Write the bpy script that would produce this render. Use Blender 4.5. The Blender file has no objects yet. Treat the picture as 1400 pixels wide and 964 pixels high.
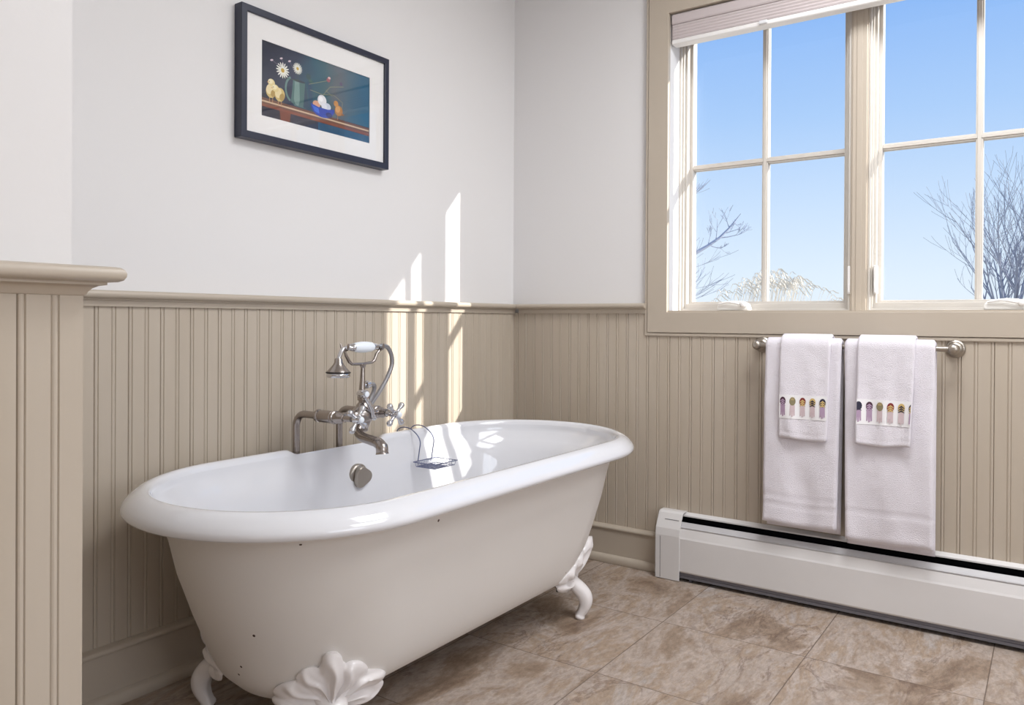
import bpy, bmesh, math, random
from mathutils import Vector, Matrix, noise

S = bpy.context.scene
COL = S.collection
PI = math.pi

# ------------------------------------------------------------------ camera
F, YAW, PITCH, ROLL, PCY = 1058.54, 0.611187, -0.00471605, 0.00571039, 442.343
CAM = Vector((-2.872, -2.003, 1.0))
fw = Vector((math.cos(YAW)*math.cos(PITCH), math.sin(YAW)*math.cos(PITCH), math.sin(PITCH)))
rt = Vector((math.sin(YAW), -math.cos(YAW), 0)); up = rt.cross(fw)
r2 = rt*math.cos(ROLL)+up*math.sin(ROLL); u2 = up*math.cos(ROLL)-rt*math.sin(ROLL)
cd = bpy.data.cameras.new('camera'); cam = bpy.data.objects.new('camera', cd); COL.objects.link(cam)
M = Matrix((r2, u2, -fw)).transposed().to_4x4(); M.translation = CAM
cam.matrix_world = M
cd.sensor_fit = 'HORIZONTAL'; cd.sensor_width = 36; cd.lens = F/1400*36
cd.shift_y = -(482-PCY)/1400
cd.clip_start = 0.05; cd.clip_end = 500
S.camera = cam

# ------------------------------------------------------------------ light
S.view_settings.view_transform = 'Standard'; S.view_settings.look = 'None'
S.view_settings.exposure = 0.0; S.view_settings.gamma = 1.0; S.view_settings.use_curve_mapping = False

w = bpy.data.worlds.new('sky'); S.world = w; w.use_nodes = True
nt = w.node_tree; nt.nodes.clear()
o_ = nt.nodes.new('ShaderNodeOutputWorld'); bg = nt.nodes.new('ShaderNodeBackground')
tc = nt.nodes.new('ShaderNodeTexCoord'); sx = nt.nodes.new('ShaderNodeSeparateXYZ'); cr = nt.nodes.new('ShaderNodeValToRGB')
nt.links.new(tc.outputs['Generated'], sx.inputs[0]); nt.links.new(sx.outputs['Z'], cr.inputs[0])
nt.links.new(cr.outputs[0], bg.inputs[0]); nt.links.new(bg.outputs[0], o_.inputs[0])
e = cr.color_ramp.elements
e[0].position = 0.0; e[0].color = (.72, .80, .88, 1)
e[1].position = 1.0; e[1].color = (.06, .19, .62, 1)
for p_, c_ in ((.05, (.66, .77, .88, 1)), (.14, (.52, .67, .87, 1)), (.24, (.36, .55, .85, 1)), (.36, (.23, .43, .82, 1))):
    q = e.new(p_); q.color = c_
bg.inputs[1].default_value = 1.18

SUN_DIR = Vector((-.485, 1, -.543)).normalized()
sl = bpy.data.lights.new('sun', 'SUN'); sl.energy = 8.0; sl.angle = 0.0093; sl.color = (1, .965, .90)
so = bpy.data.objects.new('sun', sl); COL.objects.link(so); so.location = (3, -6, 5)
so.rotation_euler = SUN_DIR.to_track_quat('-Z', 'Y').to_euler()

FILL_LAMPS = [  # added fill lights under the ceiling, out of view: x, y, watts, size
    (-.90, -1.80, 34, .74),
    (-1.10, -3.1, 27, 1.2),
]
FILL_COL = (.96, .98, 1.0)
FILL_W = 24      # added fill, set in a made-up window behind the camera

# ------------------------------------------------------------------ materials
def srgb(r, g, b):
    def f(c):
        c /= 255
        return c/12.92 if c <= .04045 else ((c+.055)/1.055)**2.4
    return (f(r), f(g), f(b), 1)

def mat(name, rgb, rough=.5, metal=0, bump=None, var=None, coat=0, spec=.5, sheen=0, lin=False):
    m = bpy.data.materials.new(name); m.use_nodes = True
    n = m.node_tree.nodes; l = m.node_tree.links; b = n['Principled BSDF']
    c = rgb if lin else srgb(*rgb)
    b.inputs['Base Color'].default_value = c
    b.inputs['Roughness'].default_value = rough; b.inputs['Metallic'].default_value = metal
    b.inputs['Specular IOR Level'].default_value = spec
    b.inputs['Coat Weight'].default_value = coat; b.inputs['Coat Roughness'].default_value = .04
    if sheen: b.inputs['Sheen Weight'].default_value = sheen
    t = n.new('ShaderNodeTexCoord')
    if bump:
        sc, st, di = bump[:3]
        mp = n.new('ShaderNodeMapping'); l.new(t.outputs['Object'], mp.inputs[0])
        if len(bump) > 3: mp.inputs['Scale'].default_value = bump[3]
        no = n.new('ShaderNodeTexNoise'); no.inputs['Scale'].default_value = sc; no.inputs['Detail'].default_value = 4
        l.new(mp.outputs[0], no.inputs[0])
        bp = n.new('ShaderNodeBump'); bp.inputs['Strength'].default_value = st; bp.inputs['Distance'].default_value = di
        l.new(no.outputs[0], bp.inputs['Height']); l.new(bp.outputs[0], b.inputs['Normal'])
    if var:
        sc, c2, lo, hi = var[:4]
        mp = n.new('ShaderNodeMapping'); l.new(t.outputs['Object'], mp.inputs[0])
        if len(var) > 4: mp.inputs['Scale'].default_value = var[4]
        no = n.new('ShaderNodeTexNoise'); no.inputs['Scale'].default_value = sc; no.inputs['Detail'].default_value = 5
        l.new(mp.outputs[0], no.inputs[0])
        r = n.new('ShaderNodeValToRGB'); r.color_ramp.elements[0].position = lo; r.color_ramp.elements[1].position = hi
        r.color_ramp.elements[0].color = c; r.color_ramp.elements[1].color = srgb(*c2)
        l.new(no.outputs[0], r.inputs[0]); l.new(r.outputs[0], b.inputs['Base Color'])
    return m

WALL = mat('painted_plaster', (228, 226, 226), .75, bump=(60, .12, .002), spec=.25)
CEIL = mat('ceiling_paint', (232, 230, 227), .85)
BEIGE = mat('beige_satin_paint', (190, 178, 163), .42, bump=(30, .15, .002, (1, 1, .15)), var=(9, (184, 171, 154), .35, .75, (1, 1, .12)))
TRIM = mat('beige_trim_paint', (187, 175, 160), .38, bump=(25, .1, .002))
SASH = mat('cream_window_paint', (204, 198, 190), .4)
BLIND = mat('shade_fabric', (196, 185, 185), .8)
BLINDR = mat('shade_rail', (235, 232, 230), .45)
ENAMEL = mat('white_enamel', (224, 224, 228), .10, coat=.6, bump=(7, .05, .004))
def tub_paint():
    m = mat('tub_exterior_paint', (220, 215, 210), .5, bump=(45, .10, .002), spec=.35)
    n = m.node_tree.nodes; l = m.node_tree.links; b = n['Principled BSDF']
    t = n.new('ShaderNodeTexCoord')
    v = n.new('ShaderNodeTexVoronoi'); v.inputs['Scale'].default_value = 14; l.new(t.outputs['Object'], v.inputs[0])
    sp = n.new('ShaderNodeSeparateColor'); l.new(v.outputs['Color'], sp.inputs[0])
    a = n.new('ShaderNodeMath'); a.operation = 'GREATER_THAN'; a.inputs[1].default_value = .60; l.new(sp.outputs[0], a.inputs[0])
    d = n.new('ShaderNodeMath'); d.operation = 'LESS_THAN'; d.inputs[1].default_value = .05; l.new(v.outputs['Distance'], d.inputs[0])
    k = n.new('ShaderNodeMath'); k.operation = 'MULTIPLY'; l.new(a.outputs[0], k.inputs[0]); l.new(d.outputs[0], k.inputs[1])
    mx = n.new('ShaderNodeMix'); mx.data_type = 'RGBA'; l.new(k.outputs[0], mx.inputs[0])
    mx.inputs[6].default_value = srgb(220, 215, 210); mx.inputs[7].default_value = srgb(70, 50, 38)
    l.new(mx.outputs[2], b.inputs['Base Color'])
    return m
TUBOUT = tub_paint()
FOOT = mat('foot_gloss_paint', (234, 229, 228), .3, coat=.3)
NICKEL = mat('brushed_nickel', (168, 160, 155), .24, 1)
CHROME = mat('chrome', (215, 215, 218), .08, 1)
DULLN = mat('satin_nickel', (176, 168, 158), .36, 1)
HOSE = mat('steel_hose', (176, 176, 180), .3, 1, bump=(900, .4, .002, (1, 1, 1)))
PORC = mat('porcelain', (236, 242, 250), .12, coat=.5)
RUBBER = mat('black_rubber', (30, 22, 22), .6)
IRON = mat('dark_iron', (34, 32, 32), .6)
WIRE = mat('coated_wire', (118, 124, 152), .3, .7)
TOWEL = mat('white_terry', (236, 231, 238), .95, bump=(420, .8, .004), sheen=.25, spec=.1)
SATIN = mat('white_satin_band', (242, 240, 242), .7, spec=.2)
HEAT = mat('heater_enamel', (222, 219, 218), .35, var=(3, (216, 213, 212), .4, .7))
HGREY = mat('heater_damper', (190, 188, 190), .4)
HDARK = mat('heater_inside_shade', (12, 12, 17), .7, spec=.1)  # near-black stands in for the shade inside the heater
FIN = mat('heater_fins', (104, 102, 108), .5)
BLACKF = mat('navy_black_frame', (34, 38, 58), .35)
MATB = mat('mat_board', (238, 236, 235), .9)
BARK = mat('hazy_bark', (164, 170, 186), .9)  # pale blue-grey has the distance haze mixed into the bark colour
BARK2 = mat('hazy_bark_right', (150, 154, 168), .9)  # same haze in the colour, a little greyer
GRASSM = mat('pampas', (222, 212, 194), .9)
LAWN = mat('winter_lawn', (206, 200, 186), 1, var=(3, (188, 182, 160), .3, .7))
FILLM = mat('fill_frame_metal', (220, 220, 220), .4)

def glass(name, ior=1.5, rough=0.0):
    m = bpy.data.materials.new(name); m.use_nodes = True
    n = m.node_tree.nodes; l = m.node_tree.links; n.clear()
    o = n.new('ShaderNodeOutputMaterial'); tr = n.new('ShaderNodeBsdfTransparent'); gl = n.new('ShaderNodeBsdfGlossy')
    gl.inputs['Roughness'].default_value = rough
    fr = n.new('ShaderNodeFresnel'); fr.inputs[0].default_value = ior
    ge = n.new('ShaderNodeNewGeometry'); sb = n.new('ShaderNodeMath'); sb.operation = 'SUBTRACT'; sb.inputs[0].default_value = 1
    l.new(ge.outputs['Backfacing'], sb.inputs[1]); ml = n.new('ShaderNodeMath'); ml.operation = 'MULTIPLY'
    l.new(fr.outputs[0], ml.inputs[0]); l.new(sb.outputs[0], ml.inputs[1])
    mx = n.new('ShaderNodeMixShader'); l.new(ml.outputs[0], mx.inputs[0]); l.new(tr.outputs[0], mx.inputs[1]); l.new(gl.outputs[0], mx.inputs[2])
    l.new(mx.outputs[0], o.inputs[0]); return m
GLASS = glass('window_glass'); PGLASS = glass('picture_glass', 1.62)

def floor_mat():
    m = bpy.data.materials.new('slate_look_tile'); m.use_nodes = True
    n = m.node_tree.nodes; l = m.node_tree.links; b = n['Principled BSDF']
    b.inputs['Roughness'].default_value = .42; b.inputs['Specular IOR Level'].default_value = .4
    g = n.new('ShaderNodeNewGeometry')
    s = n.new('ShaderNodeSeparateXYZ'); l.new(g.outputs['Position'], s.inputs[0])
    def M(op, a, bv=None, c=None):
        q = n.new('ShaderNodeMath'); q.operation = op
        for i, v in enumerate((a, bv, c)):
            if v is None: continue
            if isinstance(v, (int, float)): q.inputs[i].default_value = v
            else: l.new(v, q.inputs[i])
        return q.outputs[0]
    P = .4565
    u = M('DIVIDE', M('ADD', s.outputs[0], .480+P*20), P); v = M('DIVIDE', M('ADD', s.outputs[1], .945+P*20), P)
    fu = M('FRACT', u); fv = M('FRACT', v)
    eu = M('MINIMUM', fu, M('SUBTRACT', 1, fu)); ev = M('MINIMUM', fv, M('SUBTRACT', 1, fv))
    ed = M('MINIMUM', eu, ev)
    gm = M('LESS_THAN', ed, .0034)
    # per-tile offset
    cb = n.new('ShaderNodeCombineXYZ'); l.new(M('FLOOR', u), cb.inputs[0]); l.new(M('FLOOR', v), cb.inputs[1])
    wn = n.new('ShaderNodeTexWhiteNoise'); l.new(cb.outputs[0], wn.inputs[0])
    va = n.new('ShaderNodeVectorMath'); va.operation = 'SCALE'; va.inputs[3].default_value = 30; l.new(wn.outputs['Color'], va.inputs[0])
    ad = n.new('ShaderNodeVectorMath'); l.new(g.outputs['Position'], ad.inputs[0]); l.new(va.outputs[0], ad.inputs[1])
    mp = n.new('ShaderNodeMapping'); mp.inputs['Rotation'].default_value = (0, 0, .5); mp.inputs['Scale'].default_value = (1, 2.3, 1); l.new(ad.outputs[0], mp.inputs[0])
    def N(scale, det, dist, rough=.6):
        q = n.new('ShaderNodeTexNoise'); q.inputs['Scale'].default_value = scale; q.inputs['Detail'].default_value = det
        q.inputs['Distortion'].default_value = dist; q.inputs['Roughness'].default_value = rough
        l.new(mp.outputs[0], q.inputs[0]); return q.outputs[0]
    n1 = N(1.9, 10, .5, .68); n2 = N(2.4, 12, .9, .66); n3 = N(34, 8, .6, .75); n5 = N(1.5, 3, .3, .5)
    r = n.new('ShaderNodeValToRGB'); l.new(n1, r.inputs[0])
    el = r.color_ramp.elements
    el[0].position = .34; el[0].color = srgb(122, 102, 86); el[1].position = .66; el[1].color = srgb(178, 170, 166)
    for p_, c_ in ((.43, (150, 131, 114)), (.50, (173, 159, 149)), (.56, (157, 137, 118))):
        q = el.new(p_); q.color = srgb(*c_)
    # veins: narrow band of a distorted noise
    ve = M('SUBTRACT', 1, M('MINIMUM', 1, M('MULTIPLY', M('ABSOLUTE', M('SUBTRACT', n2, .5)), 48)))
    ve = M('MULTIPLY', M('MULTIPLY', ve, .60), M('MINIMUM', 1, M('MAXIMUM', 0, M('MULTIPLY_ADD', n5, 6, -2.6))))
    m1 = n.new('ShaderNodeMix'); m1.data_type = 'RGBA'; l.new(ve, m1.inputs[0]); l.new(r.outputs[0], m1.inputs[6]); m1.inputs[7].default_value = srgb(104, 82, 68)
    n4 = N(3.2, 10, .7, .72)
    pt = n.new('ShaderNodeValToRGB'); pt.color_ramp.elements[0].position = .56; pt.color_ramp.elements[1].position = .68; l.new(n4, pt.inputs[0])
    m2 = n.new('ShaderNodeMix'); m2.data_type = 'RGBA'; l.new(M('MULTIPLY', pt.outputs[0], .45), m2.inputs[0]); l.new(m1.outputs[2], m2.inputs[6]); m2.inputs[7].default_value = srgb(200, 192, 189)
    sp = M('MULTIPLY_ADD', n3, 1.3, .36)
    m3 = n.new('ShaderNodeMix'); m3.data_type = 'RGBA'; m3.blend_type = 'MULTIPLY'; m3.inputs[0].default_value = 1
    l.new(m2.outputs[2], m3.inputs[6]); cc = n.new('ShaderNodeCombineColor')
    for i in range(3): l.new(sp, cc.inputs[i])
    l.new(cc.outputs[0], m3.inputs[7])
    m4 = n.new('ShaderNodeMix'); m4.data_type = 'RGBA'; l.new(M('MULTIPLY', gm, .75), m4.inputs[0]); l.new(m3.outputs[2], m4.inputs[6]); m4.inputs[7].default_value = srgb(92, 76, 64)
    l.new(m4.outputs[2], b.inputs['Base Color'])
    bp = n.new('ShaderNodeBump'); bp.inputs['Strength'].default_value = .35; bp.inputs['Distance'].default_value = .006
    l.new(M('SUBTRACT', M('ADD', n2, M('MULTIPLY', n3, .5)), M('MULTIPLY', gm, 1.2)), bp.inputs['Height']); l.new(bp.outputs[0], b.inputs['Normal'])
    return m
FLOORM = floor_mat()

# ------------------------------------------------------------------ mesh helpers
class MB:
    def __init__(s): s.v = []; s.f = []; s.m = []
    def add(s, vs, fs, mi=0):
        o = len(s.v); s.v += [tuple(p) for p in vs]; s.f += [tuple(i+o for i in f) for f in fs]; s.m += [mi]*len(fs); return s
    def box(s, x0, x1, y0, y1, z0, z1, mi=0):
        v = [(x, y, z) for x in (x0, x1) for y in (y0, y1) for z in (z0, z1)]
        return s.add(v, [(0, 1, 3, 2), (4, 6, 7, 5), (0, 4, 5, 1), (2, 3, 7, 6), (0, 2, 6, 4), (1, 5, 7, 3)], mi)
    def rings(s, rs, cap=True, mi=0, closed=True):
        n = len(rs[0]); v = [p for r in rs for p in r]; f = []
        for i in range(len(rs)-1):
            for j in range(n if closed else n-1):
                k = (j+1) % n; f.append((i*n+j, i*n+k, (i+1)*n+k, (i+1)*n+j))
        if cap: f.append(tuple(range(n-1, -1, -1))); f.append(tuple((len(rs)-1)*n+j for j in range(n)))
        return s.add(v, f, mi)
    def tube(s, pts, rad, n=12, mi=0, cap=True):
        pts = [Vector(p) for p in pts]; rs = []; prev = None
        for i, p in enumerate(pts):
            a = pts[max(i-1, 0)]; b = pts[min(i+1, len(pts)-1)]; t = (b-a).normalized()
            if prev is None:
                ref = Vector((0, 0, 1)) if abs(t.z) < .9 else Vector((1, 0, 0)); nx = t.cross(ref).normalized()
            else: nx = (prev - t*prev.dot(t)).normalized()
            prev = nx; ny = t.cross(nx); r = rad[i] if isinstance(rad, (list, tuple)) else rad
            rs.append([p+(nx*math.cos(k*2*PI/n)+ny*math.sin(k*2*PI/n))*r for k in range(n)])
        return s.rings(rs, cap, mi)
    def lathe(s, base, axis, prof, n=24, mi=0, cap=True):
        """prof: list of (distance along axis, radius)"""
        base = Vector(base); t = Vector(axis).normalized(); ref = Vector((0, 0, 1)) if abs(t.z) < .9 else Vector((1, 0, 0))
        nx = t.cross(ref).normalized(); ny = t.cross(nx)
        rs = [[base+t*d+(nx*math.cos(k*2*PI/n)+ny*math.sin(k*2*PI/n))*max(r, 1e-4) for k in range(n)] for d, r in prof]
        return s.rings(rs, cap, mi)
    def prism(s, prof, axis, a0, a1, mi=0):
        """prof: 2D outline; axis 'x'|'y'|'z' extrusion. x:(y,z) y:(x,z) z:(x,y)"""
        def P(p, a): return {'x': (a, p[0], p[1]), 'y': (p[0], a, p[1]), 'z': (p[0], p[1], a)}[axis]
        return s.rings([[P(p, a0) for p in prof], [P(p, a1) for p in prof]], True, mi)
    def build(s, name, mats, parent=None, smooth=0, bevel=0, kind=None):
        me = bpy.data.meshes.new(name); me.from_pydata(s.v, [], s.f)
        if not isinstance(mats, (list, tuple)): mats = [mats]
        for m in mats: me.materials.append(m)
        for i, p in enumerate(me.polygons): p.material_index = s.m[i]
        bm = bmesh.new(); bm.from_mesh(me); bmesh.ops.recalc_face_normals(bm, faces=bm.faces); bm.to_mesh(me); bm.free()
        if smooth:
            for p in me.polygons: p.use_smooth = True
            if smooth < 180:
                try: me.set_sharp_from_angle(angle=math.radians(smooth))
                except Exception: pass
        o = bpy.data.objects.new(name, me); COL.objects.link(o)
        if bevel:
            b = o.modifiers.new('bevel', 'BEVEL'); b.width = bevel; b.segments = 2; b.limit_method = 'ANGLE'; b.angle_limit = math.radians(40)
        if kind: o['kind'] = kind
        if parent:
            o.parent = parent
            if any(parent.location): o.matrix_parent_inverse = Matrix.Translation(parent.location).inverted()
        return o

def thing(name, loc, label, cat, group=None):
    o = bpy.data.objects.new(name, None); COL.objects.link(o); o.location = loc; o.empty_display_size = .05
    o['label'] = label; o['category'] = cat
    if group: o['group'] = group
    bpy.context.view_layer.update()
    return o
def tag(o, label, cat, group=None, kind=None):
    o['label'] = label; o['category'] = cat
    if group: o['group'] = group
    if kind: o['kind'] = kind
    return o
def sub(mb, name, m, parent, **k): return mb.build(name, m, parent, **k)
def cat(pts, n=8):
    """Catmull-Rom through points"""
    pts = [Vector(p) for p in pts]; P = [pts[0]*2-pts[1]]+pts+[pts[-1]*2-pts[-2]]; out = []
    for i in range(1, len(P)-2):
        for k in range(n):
            t = k/n; a, b, c, d = P[i-1], P[i], P[i+1], P[i+2]
            out.append(.5*((2*b)+(c-a)*t+(2*a-5*b+4*c-d)*t*t+(3*b-a-3*c+d)*t**3))
    out.append(pts[-1]); return out
def ss(a, b, x):
    t = min(max((x-a)/(b-a), 0), 1); return t*t*(3-2*t)

# ------------------------------------------------------------------ room shell
XW, YF, ZC = -4.4, -4.4, 2.62           # far left wall, wall behind the camera, ceiling
DW = .012                                # plaster sits this far behind the bead board face
MB().box(XW-.15, .26, YF-.15, .16, -.12, 0).build('floor', FLOORM, kind='structure')
MB().box(XW-.15, .26, YF-.15, .16, ZC, ZC+.1).build('ceiling', CEIL, kind='structure')
MB().box(XW-.15, .26, DW, .16, 0, ZC).build('wall_back', WALL, kind='structure')
MB().box(XW, XW+.001-.15, YF, DW, 0, ZC).build('wall_far_left', WALL, kind='structure')
wf = MB(); FA0, FA1, FZ0, FZ1 = -3.3, -1.5, .85, 2.25
for q in ((XW-.15, FA0, 0, ZC), (FA1, .26, 0, ZC), (FA0, FA1, 0, FZ0), (FA0, FA1, FZ1, ZC)): wf.box(q[0], q[1], YF-.15, YF, q[2], q[3])
wf.build('wall_front', WALL, kind='structure')
w2 = MB()
for q in ((FA0-.09, FA1+.09, FZ0-.09, FZ0), (FA0-.09, FA1+.09, FZ1, FZ1+.09), (FA0-.09, FA0, FZ0, FZ1), (FA1, FA1+.09, FZ0, FZ1)): w2.box(q[0], q[1], YF+.0005, YF+.02, q[2], q[3])
W2 = w2.build('fill_window', TRIM, kind='structure')  # unseen window, added to hold a fill light
m2_ = MB(); xm = (FA0+FA1)/2
for q in ((FA0, FA1, FZ0, FZ0+.05), (FA0, FA1, FZ1-.05, FZ1), (FA0, FA0+.05, FZ0+.05, FZ1-.05), (FA1-.05, FA1, FZ0+.05, FZ1-.05), (xm-.03, xm+.03, FZ0+.05, FZ1-.05)): m2_.box(q[0], q[1], YF-.11, YF-.06, q[2], q[3])
m2_.build('window_sash', SASH, W2); MB().box(FA0+.04, FA1-.04, YF-.088, YF-.084, FZ0+.04, FZ1-.04).build('window_pane', GLASS, W2)
dl = bpy.data.lights.new('window_fill', 'AREA'); dl.shape = 'RECTANGLE'; dl.size = FA1-FA0-.1; dl.size_y = FZ1-FZ0-.1; dl.energy = FILL_W; dl.color = (.95, .975, 1.0)  # area light added to lift the low, camera-facing surfaces
do_ = bpy.data.objects.new('window_fill', dl); COL.objects.link(do_); do_.location = (xm, YF-.05, (FZ0+FZ1)/2); do_.rotation_euler = (PI/2, 0, 0)
# window opening
WY0, WY1, WZ0, WZ1 = -.7445, -2.125, 1.034, 2.216     # casing inner edges
wr = MB()
wr.box(DW, .213, WY0, DW, 0, ZC); wr.box(DW, .213, YF, WY1, 0, ZC)
wr.box(DW, .213, WY1, WY0, 0, WZ0); wr.box(DW, .213, WY1, WY0, WZ1, ZC)
wr.build('wall_right', WALL, kind='structure')
# the wall jog at the left
BX, BY = -2.300, -.830
MB().box(XW, BX-.011, BY+.012, DW, 0, ZC).build('wall_left', WALL, kind='structure')

# bead board -------------------------------------------------------
def bead_profile(a, b, g0, pitch):
    pts = [(a, 0)]; k = math.ceil((a-g0)/pitch+.2)
    while g0+k*pitch < b-.01:
        g = g0+k*pitch
        if g > a+.01:
            deep = .0045 if k % 2 == 0 else .0024
            pts += [(g-.0068, 0), (g-.0052, deep), (g-.0036, .0006), (g-.0015, -.0004), (g+.0010, -.0004), (g+.0030, .0006), (g+.0045, .0024), (g+.006, 0)]
        k += 1
    pts.append((b, 0)); return pts
def beadwall(name, a, b, g0, pitch, axis, face, sign, z0, z1):
    pr = bead_profile(a, b, g0, pitch)
    mb = MB()
    def P(u, d, z): return (u, face+sign*d, z) if axis == 'x' else (face+sign*d, u, z)
    back = .0115
    prof = [(u, d) for u, d in pr]+[(b, back), (a, back)]
    mb.rings([[P(u, d, z0) for u, d in prof], [P(u, d, z1) for u, d in prof]])
    return mb.build(name, BEIGE, kind='structure')
beadwall('trim_1', BX, -.0005, -1.862, .04464, 'x', 0, 1, .005, 1.032)
beadwall('trim_2', -4.3, 0, -.658-.0456*80, .0456, 'y', 0, 1, .005, 1.032)
# cut-out for the window is above 1.032, casing covers it
beadwall('trim_3', XW, BX, -2.383-.0446*60, .0446, 'x', BY, 1, .005, 1.034)
MB().box(BX-.0115, BX, BY+.001, -.0005, .005, 1.034).build('trim_4', BEIGE, kind='structure')

# chair rail -------------------------------------------------------
RAIL = [(0, 1.029), (-.008, 1.029), (-.009, 1.043), (-.013, 1.046), (-.013, 1.049), (-.026, 1.050), (-.0305, 1.053), (-.033, 1.058), (-.033, 1.063), (-.0305, 1.068), (-.026, 1.070), (.011, 1.070)]
def rail_mb(a0, a1, axis, face, prof=RAIL):
    mb = MB()
    if axis == 'x': mb.rings([[(a, face+d, z) for d, z in prof] for a in (a0, a1)])
    else: mb.rings([[(face+d, a, z) for d, z in prof] for a in (a0, a1)])
    return mb
rail_mb(BX, -.0005, 'x', 0).build('trim_5', TRIM, smooth=40, kind='structure')
rb = rail_mb(-.0335, -.656, 'y', 0); rb.build('trim_6', TRIM, smooth=40, kind='structure')
# heavier rail with a bullnose wrapping the wall jog
CAPR = [(.012, 1.032), (0, 1.032), (-.003, 1.034), (-.005, 1.038), (-.009, 1.043), (-.015, 1.0465), (-.0235, 1.048), (-.0235, 1.052), (-.034, 1.0525), (-.0395, 1.055), (-.0425, 1.060), (-.0430, 1.065), (-.041, 1.070), (-.037, 1.0735), (-.031, 1.075), (.012, 1.075)]
cm = MB(); rs = []
for (px, py) in ((0, 1), (1, 0), (2, 0)):
    pass
def cap_ring(kind):
    out = []
    for d, z in CAPR:
        if kind == 0: out.append((XW, BY+d, z))
        elif kind == 1: out.append((BX-d, BY+d, z))
        else: out.append((BX-d, -.034, z))
    return out
cm.rings([cap_ring(0), cap_ring(1), cap_ring(2)]).build('trim_7', TRIM, smooth=35, kind='structure')

# base boards ------------------------------------------------------
BASE = [(0, .004), (-.020, .004), (-.020, .135), (-.024, .136), (-.0265, .140), (-.0265, .144), (-.024, .148), (-.020, .150), (-.012, .151), (-.004, .153), (0, .153)]
SHOE = [(-.0202, .0), (-.035, .0), (-.0375, .006), (-.0375, .018), (-.035, .026), (-.030, .031), (-.0202, .034)]
rail_mb(BX, -.0005, 'x', 0, BASE).build('baseboard_back', TRIM, smooth=40, kind='structure')
rail_mb(-.021, -.732, 'y', 0, BASE).build('baseboard_right', TRIM, smooth=40, kind='structure')
rail_mb(BX, -.0208, 'x', 0, SHOE).build('trim_8', TRIM, smooth=50, kind='structure')
rail_mb(-.038, -.732, 'y', 0, SHOE).build('trim_9', TRIM, smooth=50, kind='structure')
rail_mb(XW, BX, 'x', BY, BASE).build('baseboard_left', TRIM, smooth=40, kind='structure')

# ------------------------------------------------------------------ window
OY0, OY1, OZ0, OZ1 = -.661, -2.212, .953, 2.303
win = MB()
def frame_yz(mb, x0, x1, a, b, mi=0):
    """rectangular ring; a=(y0,y1,z0,z1) outer, b=inner, mitred"""
    def R(r): return [(r[0], r[2]), (r[1], r[2]), (r[1], r[3]), (r[0], r[3])]
    A, B = R(a), R(b)
    v = [(x, y, z) for x in (x0, x1) for (y, z) in A+B]; f = []
    for i in range(4):
        j = (i+1) % 4
        f += [(i, j, 4+j, 4+i), (8+i, 12+i, 12+j, 8+j), (i, 8+i, 8+j, j), (4+i, 4+j, 12+j, 12+i)]
    return mb.add(v, f, mi)
frame_yz(win, -.010, .012, (OY0, OY1, OZ0, OZ1), (WY0, WY1, WZ0, WZ1))
WIN = win.build('window_1', TRIM, bevel=.0015, kind='structure')
bd = MB(); frame_yz(bd, -.007, .011, (OY0+.0125, OY1-.0125, .9385, OZ1+.0125), (OY0+.0015, OY1-.0015, OZ0-.0015, OZ1+.0015))
sub(bd, 'casing_bead', TRIM, WIN, bevel=.003)
jb = MB()
# jamb liners with steps toward the glass
frame_yz(jb, .010, .2125, (WY0+.012, WY1-.012, WZ0-.012, WZ1+.012), (WY0+.0001, WY1-.0001, WZ0+.0001, WZ1-.0001))
sub(jb, 'window_jamb', SASH, WIN)
ML, MR = -1.400, -1.458
mu = MB(); mu.box(.100, .2125, MR, ML, WZ0+.0005, WZ1-.0005)
mu.box(.094, .1005, MR+.004, ML-.006, WZ0+.0005, WZ1-.0005); mu.box(.091, .0945, MR+.018, ML-.020, WZ0+.0005, WZ1-.0005)
sub(mu, 'window_mullion', TRIM, WIN, bevel=.002)
for (ya, yb) in ((WY0-.0005, ML+.0005), (MR-.0005, WY1+.0005)):
    st = MB()
    z0, z1 = WZ0+.001, WZ1-.001
    frame_yz(st, .1055, .120, (ya, yb, z0, z1), (ya-.007, yb+.007, z0+.008, z1-.012))
    frame_yz(st, .1205, .135, (ya, yb, z0, z1), (ya-.013, yb+.013, z0+.014, z1-.02))
    sub(st, 'window_stop', SASH, WIN, bevel=.001)
    sa = MB()
    frame_yz(sa, .1355, .2115, (ya, yb, z0, z1), (ya-.022, yb+.022, z0+.034, z1-.03))
    frame_yz(sa, .165, .205, (ya-.020, yb+.020, z0+.03, z1-.028), (ya-.0345, yb+.0345, z0+.043, z1-.04))
    SA = sub(sa, 'window_sash', SASH, WIN, bevel=.0012)
    gy0, gy1, gz0, gz1 = ya-.0345, yb+.0345, z0+.043, z1-.04
    mz, my = 1.628, (gy0+gy1)/2
    mt = MB()
    for (x0, x1, h) in ((.172, .1865, .011), (.168, .172, .006)):
        mt.box(x0, x1, my-h, my+h, gz0, gz1)
        mt.box(x0, x1, gy1, my-h-.0001, mz-h, mz+h); mt.box(x0, x1, my+h+.0001, gy0, mz-h, mz+h)
    for (x0, x1, h) in ((.1935, .206, .011),):
        mt.box(x0, x1, my-h, my+h, gz0, gz1)
        mt.box(x0, x1, gy1, my-h-.0001, mz-h, mz+h); mt.box(x0, x1, my+h+.0001, gy0, mz-h, mz+h)
    sub(mt, 'muntin_grid', SASH, SA, bevel=.001)
    sub(MB().box(.188, .192, gy1-.003, gy0+.003, gz0-.003, gz1+.003), 'window_pane', GLASS, SA)
sub(MB().box(.0, .054, WY1+.001, WY0-.001, WZ0+.0002, WZ0+.006), 'window_stool', TRIM, WIN)
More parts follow.
